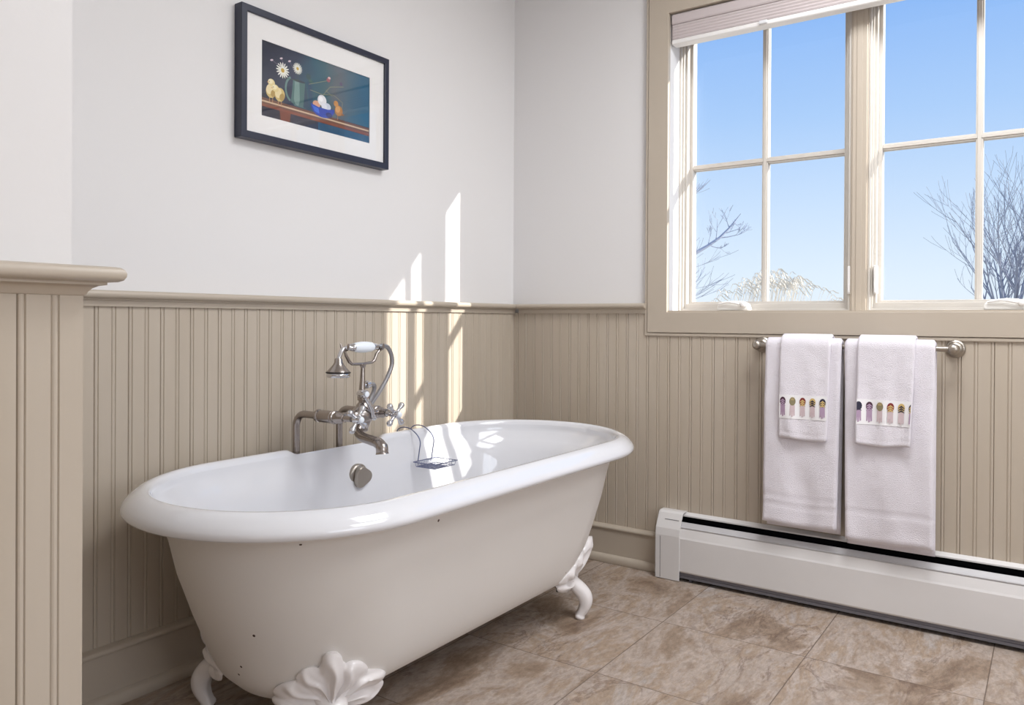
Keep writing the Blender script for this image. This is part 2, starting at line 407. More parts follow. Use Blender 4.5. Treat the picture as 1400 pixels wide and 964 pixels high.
def crank(yc, wd):
    h = MB(); x0 = .108
    prof = [(yc+wd/2, 1.0405), (yc+wd/2-.004, 1.062), (yc+wd/2-.022, 1.074), (yc, 1.079), (yc-wd/2+.03, 1.077), (yc-wd/2+.006, 1.066), (yc-wd/2, 1.0405)]
    h.prism(prof, 'x', .060, x0)
    o = sub(h, 'crank_cover', mat('crank_white', (240, 238, 234), .35), WIN, bevel=.005, smooth=50)
    a = MB(); a.tube(cat([(.054, yc+wd/2-.012, 1.066), (.050, yc+.01, 1.072), (.050, yc-wd/2+.03, 1.064)]), [.0035]*17, 8)
    a.lathe((.060, yc-wd/2+.02, 1.062), (-1, 0, .2), [(-.006, .004), (0, .010), (.008, .011), (.014, .007)], 16)
    sub(a, 'crank_handle', BLINDR, o, smooth=60)
crank(-.985, .125); crank(-1.875, .125)
for y in (ML+.004, -1.470-.012):
    l_ = MB(); l_.box(.100, .1354, y-.006, y+.004, 1.10, 1.20); l_.box(.094, .101, y-.004, y+.002, 1.105, 1.135)
    sub(l_, 'sash_latch', BLINDR, WIN, bevel=.002)

# shade ------------------------------------------------------------
SH = thing('window_shade', (.03, -1.43, 2.2), 'white pleated shade drawn up at the top of the window', 'window shade')
s1 = MB(); s1.prism([(.004, 2.171), (.001, 2.178), (.001, 2.205), (.006, 2.2125), (.05, 2.2125), (.05, 2.171)], 'y', WY1+.01, WY0-.009); sub(s1, 'head_rail', BLIND, SH, bevel=.002)
s2 = MB(); pl_ = [(.05, 2.170), (.05, 2.112)]
zz = 2.112; pf = []
for i in range(5):
    pf += [(.0060, zz+.0005), (.0035, zz+.006), (.0060, zz+.0112)]; zz += .0116
s2.prism([(.05, 2.112)]+pf+[(.05, 2.170)], 'y', WY1+.012, WY0-.011); sub(s2, 'pleated_fabric', BLIND, SH)
s3 = MB(); s3.prism([(.006, 2.093), (.003, 2.097), (.003, 2.108), (.006, 2.1115), (.048, 2.1115), (.05, 2.109), (.05, 2.094), (.048, 2.093)], 'y', WY1+.011, WY0-.010); br = sub(s3, 'bottom_rail', BLINDR, SH, bevel=.001)
sub(MB().box(-.006, .004, -1.13, -1.10, 2.098, 2.110), 'pull_tab', mat('clear_tab', (225, 225, 228), .2), br, bevel=.002)

# ------------------------------------------------------------------ baseboard heater
HY0, HY1 = -.735, -2.9
HT = thing('baseboard_heater', (-.04, -1.8, 0), 'long white metal baseboard heater on floor under window', 'heater')
hb = MB(); hb.prism([(-.0005, .004), (-.003, .004), (-.003, .236), (-.022, .239), (-.022, .244), (-.003, .2525), (-.0005, .2525)], 'y', HY1, HY0-.004); sub(hb, 'back_panel', HEAT, HT)
hf = MB(); hf.prism([(-.060, .203), (-.064, .203), (-.073, .172), (-.076, .165), (-.076, .042), (-.072, .036), (-.066, .036), (-.066, .039), (-.072, .045), (-.072, .164), (-.069, .172)], 'y', HY1, HY0-.075); sub(hf, 'front_panel', HEAT, HT)
hd = MB(); hd.prism([(-.0465, .2235), (-.0495, .2235), (-.0615, .2085), (-.0605, .2065), (-.056, .209), (-.0480, .2205)], 'y', HY1, HY0-.075); hd.prism([(-.0600, .2070), (-.0655, .2045), (-.0655, .2075), (-.0615, .2095)], 'y', HY1, HY0-.075)
sub(hd, 'damper', HGREY, HT)
hi = MB(); hi.box(-.0635, -.0035, HY1, HY0-.012, .06, .195); hi.box(-.0055, -.0032, HY1, HY0-.010, .196, .2385); sub(hi, 'core_and_slot_shade', HDARK, HT)  # core block, and a dark plate painting the shade seen through the slot
hs = MB()
hs.box(-.070, -.060, HY1, HY0-.096, .014, .024); hs.box(-.070, -.066, HY1, HY0-.096, .0255, .0385)
k = 0; y = HY0-.16
hs.box(-.058, -.004, HY1, HY0-.10, .026, .058)
while y > HY1:
    hs.box(-.071, -.0655, y-.0012, y+.0012, .012, .036); y -= .19
hs.box(-.058, -.004, HY1+.02, HY1+.03, .0, .026); hs.box(-.058, -.004, HY0-.14, HY0-.13, .0, .026)
sub(hs, 'fin_tray', FIN, HT)
he = MB(); CP = [(-.0002, .0), (-.0002, .2565), (-.034, .2575), (-.046, .2505), (-.0742, .197), (-.079, .170), (-.079, .002), (-.0755, .002), (-.0755, .168), (-.0705, .193), (-.0435, .2465), (-.032, .2535), (-.004, .2525), (-.004, .0)]
he.prism(CP, 'y', HY0-.098, HY0)
he.prism([(-.0002, .0), (-.0002, .2565), (-.034, .2575), (-.046, .2505), (-.0742, .197), (-.079, .170), (-.079, .002)], 'y', HY0-.002, HY0+.001)
ec = sub(he, 'end_cap', HEAT, HT, bevel=.0008)
sub(MB().box(-.0795, -.0789, HY0-.0205, HY0-.0185, .006, .165), 'cap_seam', mat('seam_grey', (120, 118, 120), .6), ec)
sub(MB().box(-.0745, -.0515, HY0-.088, HY0-.028, .2235, .2255).box(0, 0, 0, 0, 0, 0) if False else MB().prism([(-.0575, .2295), (-.0583, .2291), (-.0592, .2270), (-.0584, .2274)], 'y', HY0-.088, HY0-.03), 'cap_slot', mat('slot_grey', (110, 108, 110), .6), ec)

# ------------------------------------------------------------------ towel bar
BRX, BRZ = -.072, .915
TB = thing('towel_bar', (BRX, -1.43, BRZ), 'satin nickel towel bar mounted on the beadboard under window', 'towel bar')
sub(MB().tube([(BRX, -1.125, BRZ), (BRX, -1.74, BRZ)], .0085, 16), 'rod', DULLN, TB, smooth=60)
for y, s in ((-1.122, 1), (-1.742, -1)):
    p = MB(); p.lathe((-.0008, y, BRZ), (-1, 0, 0), [(0, .029), (.004, .0295), (.008, .027), (.010, .023), (.016, .020), (.019, .0145), (.028, .0105), (.042, .0095), (.052, .011), (.058, .0155), (.066, .0175), (.076, .0165), (.083, .011), (.0855, .004)], 28)
    sub(p, 'mounting_post', DULLN, TB, smooth=35)

# ------------------------------------------------------------------ towels
def towel(name, label, y0, y1, zf, zb, T, R, seed, skew=0, bands=(), flare=0, group=None, lip=0, cuts=0):
    """folded towel over the bar. front face to zf, back face to zb."""
    R0 = R+T/2
    def front(u, z):
        """displacement of the front face (toward room) at across u(0..1), height z"""
        a = 1-min(max((z-zf)/(BRZ-zf), 0), 1)
        d = .0065*a*math.sin(u*5.2+seed)+.0035*a*math.sin(u*11+seed*2+z*6)+.005*math.sin(z*9+seed)*a+.003*noise.noise(Vector((u*5, z*9, seed)))*min(a*4, 1)
        d += .010*a
        for (b0, b1, dep) in bands:
            d -= dep*(ss(b0-.003, b0+.003, z)-ss(b1-.003, b1+.003, z))
        return d
    NZ = 64; NY = 40; NA = 14
    # centre line
    cl = []
    for i in range(NZ): z = zf+(BRZ-zf)*i/NZ; cl.append(('f', z))
    for i in range(NA+1): cl.append(('a', PI*i/NA))
    nb = 30
    for i in range(1, nb+1): z = BRZ-(BRZ-zb)*i/nb; cl.append(('b', z))
    mb = MB(); rows = []
    for j in range(NY+1):
        u = j/NY; e = min(u, 1-u)
        th = T*math.sqrt(max(0.0, 1-(1-min(e/.035, 1))**2))*.5+.0006
        rows.append((u, th))
    rs = []
    for (u, th) in rows:
        outer = []; inner = []
        for (k, q) in cl:
            if k == 'f':
                z = q; x = BRX-R0-front(u, z); a = (BRZ-z)/(BRZ-zf)
                nrm = (-1, 0)
            elif k == 'a':
                x = BRX-R0*math.cos(q); z = BRZ+R0*math.sin(q)*1.0; nrm = (-math.cos(q), math.sin(q)); a = 0
            else:
                z = q; x = BRX+R0; a = (BRZ-z)/(BRZ-zb)*.6; nrm = (1, 0)
            y = y0+(y1-y0)*u
            y += skew*a
            yc = (y0+y1)/2; y = yc+(y-yc)*(1-flare*a*.5)
            nz = noise.noise(Vector((y*40+seed, z*30, seed)))*.0012
            t2 = th
            if k == 'f' and i is not None:
                dz = z-zf; t2 = th*math.sqrt(max(.05, 1-(1-min(dz/.010, 1))**2))
                z2 = z + lip*math.sin(u*6+seed)*a*.004
            else: z2 = z
            if k == 'b':
                dz = z-zb; t2 = th*math.sqrt(max(.05, 1-(1-min(dz/.010, 1))**2))
            outer.append((x+nrm[0]*(t2+nz), y, z2+nrm[1]*t2)); inner.append((x-nrm[0]*t2, y, z2-nrm[1]*t2))
        rs.append(outer+inner[::-1])
    mb.rings(rs)
    o = mb.build(name, TOWEL, smooth=180)
    return tag(o, label, 'towel', group), front, R0
def face_fn(y0, y1, zf, T, R, front, skew, flare):
    R0 = R+T/2
    def g(u, z, off=.0012):
        a = (BRZ-z)/(BRZ-zf); y = y0+(y1-y0)*u+skew*a; yc = (y0+y1)/2; y = yc+(y-yc)*(1-flare*a*.5)
        return (BRX-R0-front(u, z)-T/2-off, y, z)
    return g
RB = .0092
tl, f1, _ = towel('bath_towel', 'white bath towel hanging on left half of bar, behind five-motif hand towel', -1.160, -1.415, .288, .270, .019, RB, 1.3, skew=.008, flare=.05, bands=((.352, .357, .0042), (.386, .391, .0042)), group='white bath towels on the bar', lip=1)
tr_, f2, _ = towel('bath_towel', 'white bath towel hanging on right half of bar, behind six-motif hand towel', -1.424, -1.695, .272, .246, .019, RB, 3.1, skew=-.004, flare=.07, bands=((.335, .340, .0042), (.372, .377, .0042)), group='white bath towels on the bar', lip=1)
# the second folded layer that peeks out below each bath towel
RH = RB+.0215
HTW = []
for (nm, lab, a, b, zf, seed, nmot) in (('hand_towel', 'small white hand towel with five embroidered motifs, left end of bar', -1.216, -1.384, .592, .6, 5),
                                       ('hand_towel', 'small white hand towel with six embroidered motifs, right end of bar', -1.468, -1.640, .596, 2.2, 6)):
    T = .011; sk, fl = .006, .10
    o, fr, _ = towel(nm, lab, a, b, zf, .66, T, RH, seed, skew=sk, flare=fl, bands=((.612, .616, .0015),), group='embroidered hand towels on the bar', lip=1)
    g = face_fn(a, b, zf, T, RH, fr, sk, fl)
    zb0, zb1 = .664, .746
    NB, NZ2 = 30, 12
    bm = MB(); vs = [g(.02+.96*i/NB, zb0+(zb1-zb0)*j/NZ2, .0016) for i in range(NB+1) for j in range(NZ2+1)]
    vs2 = [g(.02+.96*i/NB, zb0+(zb1-zb0)*j/NZ2, .0004) for i in range(NB+1) for j in range(NZ2+1)]
    W = NZ2+1; fs = [(i*W+j, (i+1)*W+j, (i+1)*W+j+1, i*W+j+1) for i in range(NB) for j in range(NZ2)]
    bm.add(vs, fs)
    band = sub(bm, 'satin_band', SATIN, o, smooth=180)
    em = MB(); mats = [mat('thread_plum', (74, 44, 62), .7), mat('thread_mauve', (176, 150, 176), .7), mat('thread_maroon', (130, 44, 44), .7), mat('thread_gold', (206, 178, 116), .7), mat('thread_navy', (44, 42, 62), .7), mat('thread_olive', (136, 126, 96), .7), mat('thread_blush', (206, 186, 190), .7)]
    off = [.0019]
    def poly(pts, mi):
        off[0] += .00007
        c = (sum(p[0] for p in pts)/len(pts), sum(p[1] for p in pts)/len(pts))
        vs = [g(c[0], c[1], off[0])]+[g(p[0], p[1], off[0]) for p in pts]; n = len(pts)
        em.add(vs, [(0, 1+i, 1+(i+1) % n) for i in range(n)], mi)
    wu = .168
    for q in range(nmot):
        rnd = random.Random(q+nmot*10)
        uc = (q+.5)/5 if nmot == 5 else (q+.12)/5.25+.03
        pal = [(0, 1, 4), (5, 6, 3), (2, 6, 3), (3, 6, 4), (4, 1, 3)] if nmot == 5 else [(4, 1, 4), (0, 1, 4), (5, 6, 3), (2, 6, 3), (3, 6, 4), (4, 1, 3)]
        c0, c1, c2 = pal[q]
        def E(cx, cz, rx, rz, mi, n=14, a0=0, a1=2*PI):
            poly([(min(max(uc+(cx+rx*math.cos(a0+(a1-a0)*t/n))/wu, .02), .98), cz+rz*math.sin(a0+(a1-a0)*t/n)) for t in range(n)], mi)
        # lower stem of mauve petals
        for s_ in (-1, 0, 1):
            poly([(min(max(uc+(x)/wu, .02), .98), z) for x, z in ((s_*.0045-.0036, .712), (s_*.0045+.0036, .712), (s_*.0065+.0026, .672+abs(s_)*.004), (s_*.0065-.002, .670+abs(s_)*.004))], c1)
        E(0, .724, .0105, .0145, c0)
        if c0 == 5:
            for s_ in (-1, 0, 1): poly([(uc+(s_*.003-.001)/wu, .728), (uc+(s_*.003+.001)/wu, .728), (uc+s_*.007/wu, .743)], 3)
        for zc in (.712, .719, .726):
            if c0 in (0, 2, 3, 4):
                poly([(min(max(uc+x/wu, .02), .98), zc+z) for x, z in ((-.0095, -.004), (0, .0035), (.0095, -.004), (.0095, -.0022), (0, .0058), (-.0095, -.0022))], c2 if c0 != 0 else 1)
    sub(em, 'embroidery', mats, band)

# ------------------------------------------------------------------ bathtub
TCY = -.458
RXL, RXR, RBW = -1.992, -.2196, .403
def rec(x): return ss(-1.352, -1.318, x)*(1-ss(-.975, -.925, x))
def ring(xl, xr, b, z, inset=None, bev=0):
    """closed outline, stadium. inset!=None -> rim profile row, shrunk behind the faucet"""
    P = []; cr_, cl_ = xr-b, xl+b
    for k in range(56): a = -PI/2+PI*k/56; P.append([cr_+b*math.cos(a), TCY+b*math.sin(a), z])
    for k in range(96): P.append([cr_+(cl_-cr_)*k/96, TCY+b, z])
    for k in range(56): a = PI/2+PI*k/56; P.append([cl_+b*math.cos(a), TCY+b*math.sin(a), z])
    for k in range(48): P.append([cl_+(cr_-cl_)*k/48, TCY-b, z])
    if inset is not None:
        for p in P:
            if p[1] > TCY+.2:
                r = rec(p[0]); i2 = INS-(INS-inset)*(1-.80*r); dy = i2-inset
                p[1] -= dy
                if z > .57: p[2] -= r*.016*min(1, (z-.57)/.025)
    return [tuple(p) for p in P]
INS = .066
RIMP = [(INS, .586), (.0635, .5945), (.060, .600), (.053, .6035), (.043, .6025), (.030, .597), (.018, .5885), (.008, .5785), (.002, .570), (0, .563), (.0015, .5565), (.006, .552), (.014, .550), (.028, .5500), (.046, .5510)]
def rimring(i, z): return ring(RXL+i, RXR-i, RBW-i, z, inset=i if i <= INS else None)
TUB = thing('bathtub', (-1.1, TCY, 0), 'freestanding white roll-rim clawfoot bathtub along the panelled wall', 'bathtub')
# interior
def body(z):
    T = [(.12, -1.736, -.486, .200), (.15, -1.766, -.518, .245), (.17, -1.778, -.500, .258), (.20, -1.792, -.472, .270), (.25, -1.812, -.428, .284), (.30, -1.832, -.400, .294), (.40, -1.868, -.354, .312), (.50, -1.892, -.326, .330), (.53, -1.905, -.312, .338), (.552, -1.938, -.275, .350)]
    if z <= T[0][0]: return T[0][1:]
    for a, b in zip(T, T[1:]):
        if z <= b[0]:
            t = (z-a[0])/(b[0]-a[0]); return tuple(a[i]+(b[i]-a[i])*t for i in (1, 2, 3))
    return T[-1][1:]
inn = []
top = [(z, INS+ (0.586-z)*.09) for z in (.583, .575, .56)]
rows = []
for z, i in top: rows.append(ring(RXL+i, RXR-i, RBW-i, z))
for z in (.53, .49, .45, .40, .35, .30, .26, .23, .205, .187, .176, .170):
    xl, xr, b = body(z-.02)
    k = 0; t = .012; xl, xr, b = body(z-.004*(z < .5))
    ax = xl+t; bx = xr-t; bb = b-t
    i = INS+(.586-z)*.09
    cur = max(0, (.23-z)/.06)**2*.045
    ax = ax*(1-k)+(RXL+i)*k+cur; bx = bx*(1-k)+(RXR-i)*k-cur; bb = bb*(1-k)+(RBW-i)*k-cur
    rows.append(ring(ax, bx, bb, z))
rows.append(ring(-1.55, -.75, .10, .166))
mb = MB(); mb.rings([rimring(*p) for p in RIMP[:1]]+rows, cap=False)
n_ = len(rows[0]); last = len(mb.v)-n_
mb.f.append(tuple(range(last, last+n_))); mb.m.append(0)
sub(mb, 'basin', ENAMEL, TUB, smooth=60)
mb = MB(); mb.rings([rimring(*p) for p in RIMP], cap=False); sub(mb, 'rolled_rim', ENAMEL, TUB, smooth=70)
# outside shell
rows = []
for z in (.5515, .545, .52, .48, .44, .40, .35, .30, .25, .22, .20, .185, .17, .16, .15, .14, .13, .12):
    xl, xr, b = body(z); P = ring(xl, xr, b, z)
    r2_ = ss(.40, .55, z)
    Q = []
    for p in P:
        if p[1] > TCY+.2:
            lim = TCY+RBW-.0585-(.05*0)
            r = rec(p[0]); p = (p[0], p[1]-0*r, p[2])
        Q.append(p)
    rows.append(Q)
for (z, xl, xr, b) in ((.112, -1.715, -.53, .165), (.106, -1.68, -.57, .12), (.103, -1.6, -.65, .06)): rows.append(ring(xl, xr, b, z))
mb = MB(); mb.rings(rows, cap=False); mb.f.append(tuple(range(len(mb.v)-len(rows[0]), len(mb.v)))); mb.m.append(0); sub(mb, 'outer_shell', TUBOUT, TUB, smooth=60)
# drain and overflow
ox, oy, oz = -1.087, -.139, .487
OF = MB(); ax = Vector((0, -1, -.12)).normalized()
OF.lathe((ox, oy+.002, oz), ax, [(-.010, .038), (.003, .040), (.006, .0385), (.009, .034), (.011, .024)], 36)
OFo = sub(OF, 'overflow_plate', DULLN, TUB, smooth=40)
kn = MB(); tri = []
for k in range(36):
    a = 2*PI*k/36+.35; r = .0335+.0040*math.cos(3*(a-PI/2-.5)); tri.append((r*math.cos(a), r*math.sin(a)))
rs_ = []
ey = Vector((1, 0, 0)); ez = ax.cross(ey).normalized()
for d, sc in ((.006, .80), (.012, .98), (.024, 1.0), (.027, .94)):
    rs_.append([Vector((ox+.004, oy, oz))+ax*d+ey*(x*sc)+ez*(z*sc) for x, z in tri])
kn.rings(rs_); sub(kn, 'overflow_dial', DULLN, OFo, smooth=35, bevel=0)
dr = MB(); dr.lathe((ox, TCY, .1655), (0, 0, 1), [(0, .036), (.003, .036), (.004, .030), (.0035, .026)], 28); sub(dr, 'drain', CHROME, TUB, smooth=40)

# claw feet -------------------------------------------------------
def foot(side, ysgn):
    """side +1 right end, -1 left end; ysgn -1 near, +1 far"""
    t0 = math.radians((-1 if ysgn < 0 else 1)*(58 if side > 0 else 55))
    dirx = math.cos(t0)*side; diry = math.sin(t0)
    lat = Vector((-diry, dirx, 0)); rad = Vector((dirx, diry, 0))
    def centre(z):
        xl, xr, b = body(max(z, .145)); return Vector(((xr-b) if side > 0 else (xl+b), TCY, 0)), b
    # body surface point with lateral arc s at height z
    def srf(s, z, off):
        c, b = centre(z); c2, b2 = centre(z+.01); ang = s/max(b, .2)
        d = rad*math.cos(ang)+lat*math.sin(ang)
        p = c+d*(b+off); p.z = z
        return p
    mb = MB()
    NR, NP = 16, 120; z0 = .128
    front = []; back = []
    for i in range(NR+1):
        q = i/NR; A = []; B = []
        for j in range(NP+1):
            ph = math.radians(-112+224*j/NP)       # 0 is up
            lob = abs(math.cos(ph*5.5+PI/2*0))
            base = .112+.022*ss(.9, 1.35, abs(ph))-.060*ss(1.45, 1.95, abs(ph))
            R = base*(.885+.115*lob**.6)
            if abs(ph) < .20: R = base*.93+.030*math.sqrt(max(0, 1-(ph/.20)**2))
            rr = R*q
            cv = ph+.22*math.copysign(1, ph)*(1-q)*min(abs(ph)*1.5, 1)
            s = rr*math.sin(ph)*1.04; z = z0+rr*math.cos(ph)
            cv += .16*math.sin(q*8+abs(ph)*3)*q; ridge = .0060*math.cos(cv*11)*math.sin(PI*min(q*1.02, 1))**.6+.0035*math.cos(cv*22+1)*q*(1-q)*3
            stem = .010*math.exp(-((ph*q/.10)**2))*(1-ss(.75, .9, q))
            knob = .010*math.exp(-((ph/.15)**2))*ss(.74, .90, q)
            thick = .014*(1-q**6)+.006+ridge*.95+knob+stem+.006*(1-q)
            zc = max(z, .03)
            A.append(srf(s, zc, thick)); B.append(srf(s, zc, -.006 if z > .14 else .0005))
        front.append(A); back.append(B)
    W = NP+1
    vs = [p for r in front for p in r]+[p for r in back for p in r]; off = (NR+1)*W; fs = []
    for i in range(NR):
        for j in range(NP):
            fs.append((i*W+j, i*W+j+1, (i+1)*W+j+1, (i+1)*W+j)); fs.append((off+i*W+j, off+(i+1)*W+j, off+(i+1)*W+j+1, off+i*W+j+1))
    for j in range(NP): fs.append((NR*W+j, NR*W+j+1, off+NR*W+j+1, off+NR*W+j))
    for i in range(NR):
        fs.append((i*W, (i+1)*W, off+(i+1)*W, off+i*W)); fs.append((i*W+NP, off+i*W+NP, off+(i+1)*W+NP, (i+1)*W+NP))
    mb.add(vs, fs)
    # S curved leg: (z, r, half thickness, half width)
    c, b = centre(.15)
    prof = [(.000, .286, .015, .020), (.006, .288, .017, .023), (.016, .292, .015, .020), (.032, .300, .018, .021), (.052, .306, .022, .024), (.074, .303, .024, .027), (.094, .290, .023, .029), (.112, .272, .021, .031), (.130, .259, .017, .036), (.150, .256, .013, .044), (.172, .262, .009, .050)]
    pp = cat([(z, r, a) for z, r, a, _ in prof], 4); wd = cat([(0, 0, w_) for *_, w_ in prof], 4)
    rs = []
    for i, (z, r, a) in enumerate(pp):
        wv = wd[i].z; q0 = pp[max(i-1, 0)]; q1 = pp[min(i+1, len(pp)-1)]
        tz, tr = q1[0]-q0[0], q1[1]-q0[1]; L = math.hypot(tz, tr) or 1; nz_, nr_ = -tr/L, tz/L
        R_ = []
        for k in range(20):
            an = 2*PI*k/20; ca, sa = math.cos(an), math.sin(an)
            lx = wv*math.copysign(abs(sa)**.75, sa); ty = a*math.copysign(abs(ca)**.8, ca)*(1+.12*math.cos(3*an))
            p = c+rad*(r+ty*nr_)+lat*lx; p.z = max(z+ty*nz_, 0); R_.append(p)
        rs.append(R_)
    mb.rings(rs)
    o = sub(mb, 'claw_foot', FOOT, TUB, smooth=60)
    bl = MB()
    p = c+rad*.215; p.z = .108
    bl.tube([p+Vector((0, 0, .012)), p+Vector((0, 0, -.022))], .006, 10); bl.tube([p+Vector((0, 0, .004)), p+Vector((0, 0, -.006))], .012, 6)
    sub(bl, 'foot_bolt', IRON, o)
for s_ in (-1, 1):
    for y_ in (-1, 1): foot(s_, y_)

# ------------------------------------------------------------------ faucet
FX1, FX2, FY, FZ = -1.297, -1.121, -.272, .708
FA = thing('tub_faucet', (-1.21, -.15, 0), 'brushed nickel telephone-style tub faucet on two floor risers', 'faucet')
for x in (FX1, FX2):
    p = MB(); pts = [(x, -.088, 0), (x, -.088, .64)]+[(x, -.088-.040*(1-math.cos(a)), .672+.040*math.sin(a)-.004) for a in [k*PI/2/8 for k in range(9)]]+[(x, -.200, .708)]
    p.tube(pts, .0112, 16)
    rp = sub(p, 'supply_riser', NICKEL, FA, smooth=60)
    f_ = MB(); f_.lathe((x, -.088, 0), (0, 0, 1), [(0, .030), (.004, .030), (.010, .020), (.014, .013)], 24); sub(f_, 'floor_flange', NICKEL, rp, smooth=40)
    q = MB(); q.lathe((x, -.182, FZ), (0, -1, 0), [(0, .0118), (.002, .0175), (.006, .0195), (.012, .0195), (.015, .016), (.018, .0165), (.020, .0185), (.070, .0185), (.072, .0165), (.075, .0165), (.077, .020), (.083, .020), (.085, .017), (.105, .0165), (.112, .013), (.120, .0125), (.121, .009), (.150, .008)], 28)
    sub(q, 'valve_body', NICKEL, FA, smooth=30)
bdy = MB()
# crossbar, centre bulb, top nut
bdy.lathe((FX1, FY, FZ), (1, 0, 0), [(0, .012), (.004, .0135), (.058, .013), (.064, .017), (.070, .0175), (.077, .024), (.089, .029), (.103, .031), (.117, .029), (.129, .024), (.136, .0175), (.142, .017), (.148, .013), (.172, .0135), (.176, .012)], 32)
CXF = -1.192
bdy.lathe((CXF, FY, FZ-.052), (0, 0, 1), [(0, .012), (.004, .015), (.012, .0155), (.020, .019), (.030, .024), (.070, .026), (.082, .021), (.090, .0145), (.094, .0145), (.096, .0185), (.110, .0185), (.112, .015), (.118, .0135), (.124, .009)], 28)
BD = sub(bdy, 'faucet_body', NICKEL, FA, smooth=30)
# spout
SX = -1.222
sp = MB(); sp.tube(cat([(CXF-.012, FY, FZ-.030), (SX+.004, FY-.006, FZ-.050), (SX-.006, FY-.034, FZ-.062), (SX-.016, FY-.080, FZ-.066), (SX-.026, FY-.116, FZ-.068), (SX-.031, FY-.138, FZ-.078), (SX-.032, FY-.142, FZ-.098)], 6),
                   [.0135]*6+[.0140]*6+[.0145]*6+[.0150]*6+[.0165]*6+[.0180]*6+[.0195], 20)
sub(sp, 'spout', NICKEL, FA, smooth=50)
# cross handles
def handle(x, tilt, spin):
    d = Vector((tilt, -1, 0)).normalized(); base = Vector((x, FY-.040, FZ))
    h = MB(); h.lathe(base, d, [(0, .0075), (.018, .0075), (.022, .0115), (.030, .0125), (.044, .0125), (.050, .0105), (.053, .009)], 20)
    hub = base+d*.036; ex = d.cross(Vector((0, 0, 1))).normalized(); ez = ex.cross(d)
    for k in range(4):
        a = spin+k*PI/2; v = ex*math.cos(a)+ez*math.sin(a)
        h.lathe(hub, v, [(.006, .0062), (.014, .0052), (.024, .0058), (.031, .0085), (.036, .0098), (.041, .0088), (.045, .005), (.0455, .001)], 14)
    o = sub(h, 'cross_handle', CHROME, FA, smooth=50)
    b = MB(); b.lathe(base+d*.050, d, [(0, .0095), (.004, .0095), (.007, .007), (.0082, .003)], 20); sub(b, 'porcelain_button', PORC, o, smooth=50)
handle(FX1+.006, .05, .62); handle(FX2-.010, .02, .80)
# diverter lever and hose outlet
LX = -1.219
lv = MB(); lv.tube(cat([(LX, FY-.030, FZ+.066), (LX+.010, FY-.036, FZ+.044), (LX+.026, FY-.038, FZ+.018), (LX+.034, FY-.034, FZ-.010)], 6), [.009]*4+[.0075]*4+[.0065]*6+[.006]*4+[.0055], 12)
lv.lathe((LX, FY-.006, FZ+.066), (0, -1, 0), [(0, .008), (.010, .0125), (.032, .0135), (.036, .011)], 20)
lv.lathe((LX+.030, FY-.032, FZ-.006), (1, 0, -.3), [(0, .006), (.006, .0085), (.014, .0085), (.020, .004)], 14)
LV = sub(lv, 'diverter_lever', CHROME, FA, smooth=50)
lb = MB(); lb.lathe((LX, FY-.0422, FZ+.066), (0, -1, 0), [(0, .0085), (.002, .0085), (.003, .005)], 18); sub(lb, 'lever_button', PORC, LV, smooth=50)
OX = CXF+.002
ho = MB(); ho.tube(cat([(CXF+.002, FY, FZ+.040), (OX, FY+.006, FZ+.075), (OX+.006, FY+.008, FZ+.086), (OX+.026, FY+.008, FZ+.090)], 6), .007, 12)
ho.lathe((OX+.012, FY+.008, FZ+.089), (1, 0, .05), [(0, .007), (.003, .012), (.010, .0125), (.012, .010), (.020, .0105), (.023, .0085)], 18)
sub(ho, 'hose_outlet', CHROME, FA, smooth=40)
# cradle
PX = CXF-.006
cd_ = MB(); cd_.tube([(PX, FY, FZ+.060), (PX, FY, FZ+.078), (PX+.002, FY, FZ+.110), (PX+.003, FY, FZ+.148)], [.0105, .0095, .0078, .0062], 16)
cd_.lathe((PX+.003, FY, FZ+.142), (0, 0, 1), [(0, .006), (.006, .009), (.011, .0095), (.014, .005)], 16)
for yy in (0,):
    cd_.tube([(PX-.072, FY+yy, FZ+.200), (PX-.066, FY+yy, FZ+.183), (PX-.052, FY+yy, FZ+.163), (PX-.042, FY+yy, FZ+.156), (PX, FY+yy, FZ+.1545), (PX+.042, FY+yy, FZ+.158), (PX+.052, FY+yy, FZ+.164), (PX+.062, FY+yy, FZ+.184), (PX+.078, FY+yy, FZ+.198)], [.0035, .005, .0055, .0045, .0045, .0045, .0055, .005, .004], 12)
for x_, z_ in ((PX-.070, .198), (PX+.076, .196)):
    for s_ in (-1, 1):
        cd_.tube(cat([(x_, FY, FZ+z_), (x_, FY+s_*.012, FZ+z_+.004), (x_-.002, FY+s_*.0175, FZ+z_+.020)], 4), [.004]*6+[.0035, .003, .002], 10)
sub(cd_, 'shower_cradle', NICKEL, FA, smooth=50)

# hand shower -----------------------------------------------------
HZ = FZ+.206
HS = thing('hand_shower', (PX, FY, HZ), 'telephone hand shower with white porcelain grip resting on the faucet cradle', 'hand shower')
hg = MB(); hg.lathe((PX-.036, FY, HZ), (1, 0, 0), [(0, .009), (.002, .0125), (.010, .0150), (.030, .0172), (.050, .0172), (.070, .0158), (.078, .013), (.080, .009)], 28); sub(hg, 'porcelain_grip', PORC, HS, smooth=40)
hm = MB(); hm.lathe((PX-.050, FY, HZ), (1, 0, 0), [(-.008, .006), (0, .0085), (.004, .0115), (.007, .009), (.010, .012), (.014, .0125)], 20)
hc = MB(); hc.lathe((PX+.044, FY, HZ), (1, 0, 0), [(0, .012), (.004, .0125), (.008, .010), (.014, .0105), (.022, .008), (.026, .0075)], 20)
HX, HZZ = -1.300, .832
hm.tube(cat([(PX-.046, FY, HZ), (PX-.062, FY, HZ), (PX-.080, FY, HZ-.006), (PX-.091, FY, HZ-.024), (PX-.095, FY, HZ-.036)], 5), [.0065]*21, 14)
sub(hm, 'shower_neck', CHROME, HS, smooth=50); sub(hc, 'hose_collar', CHROME, HS, smooth=40)
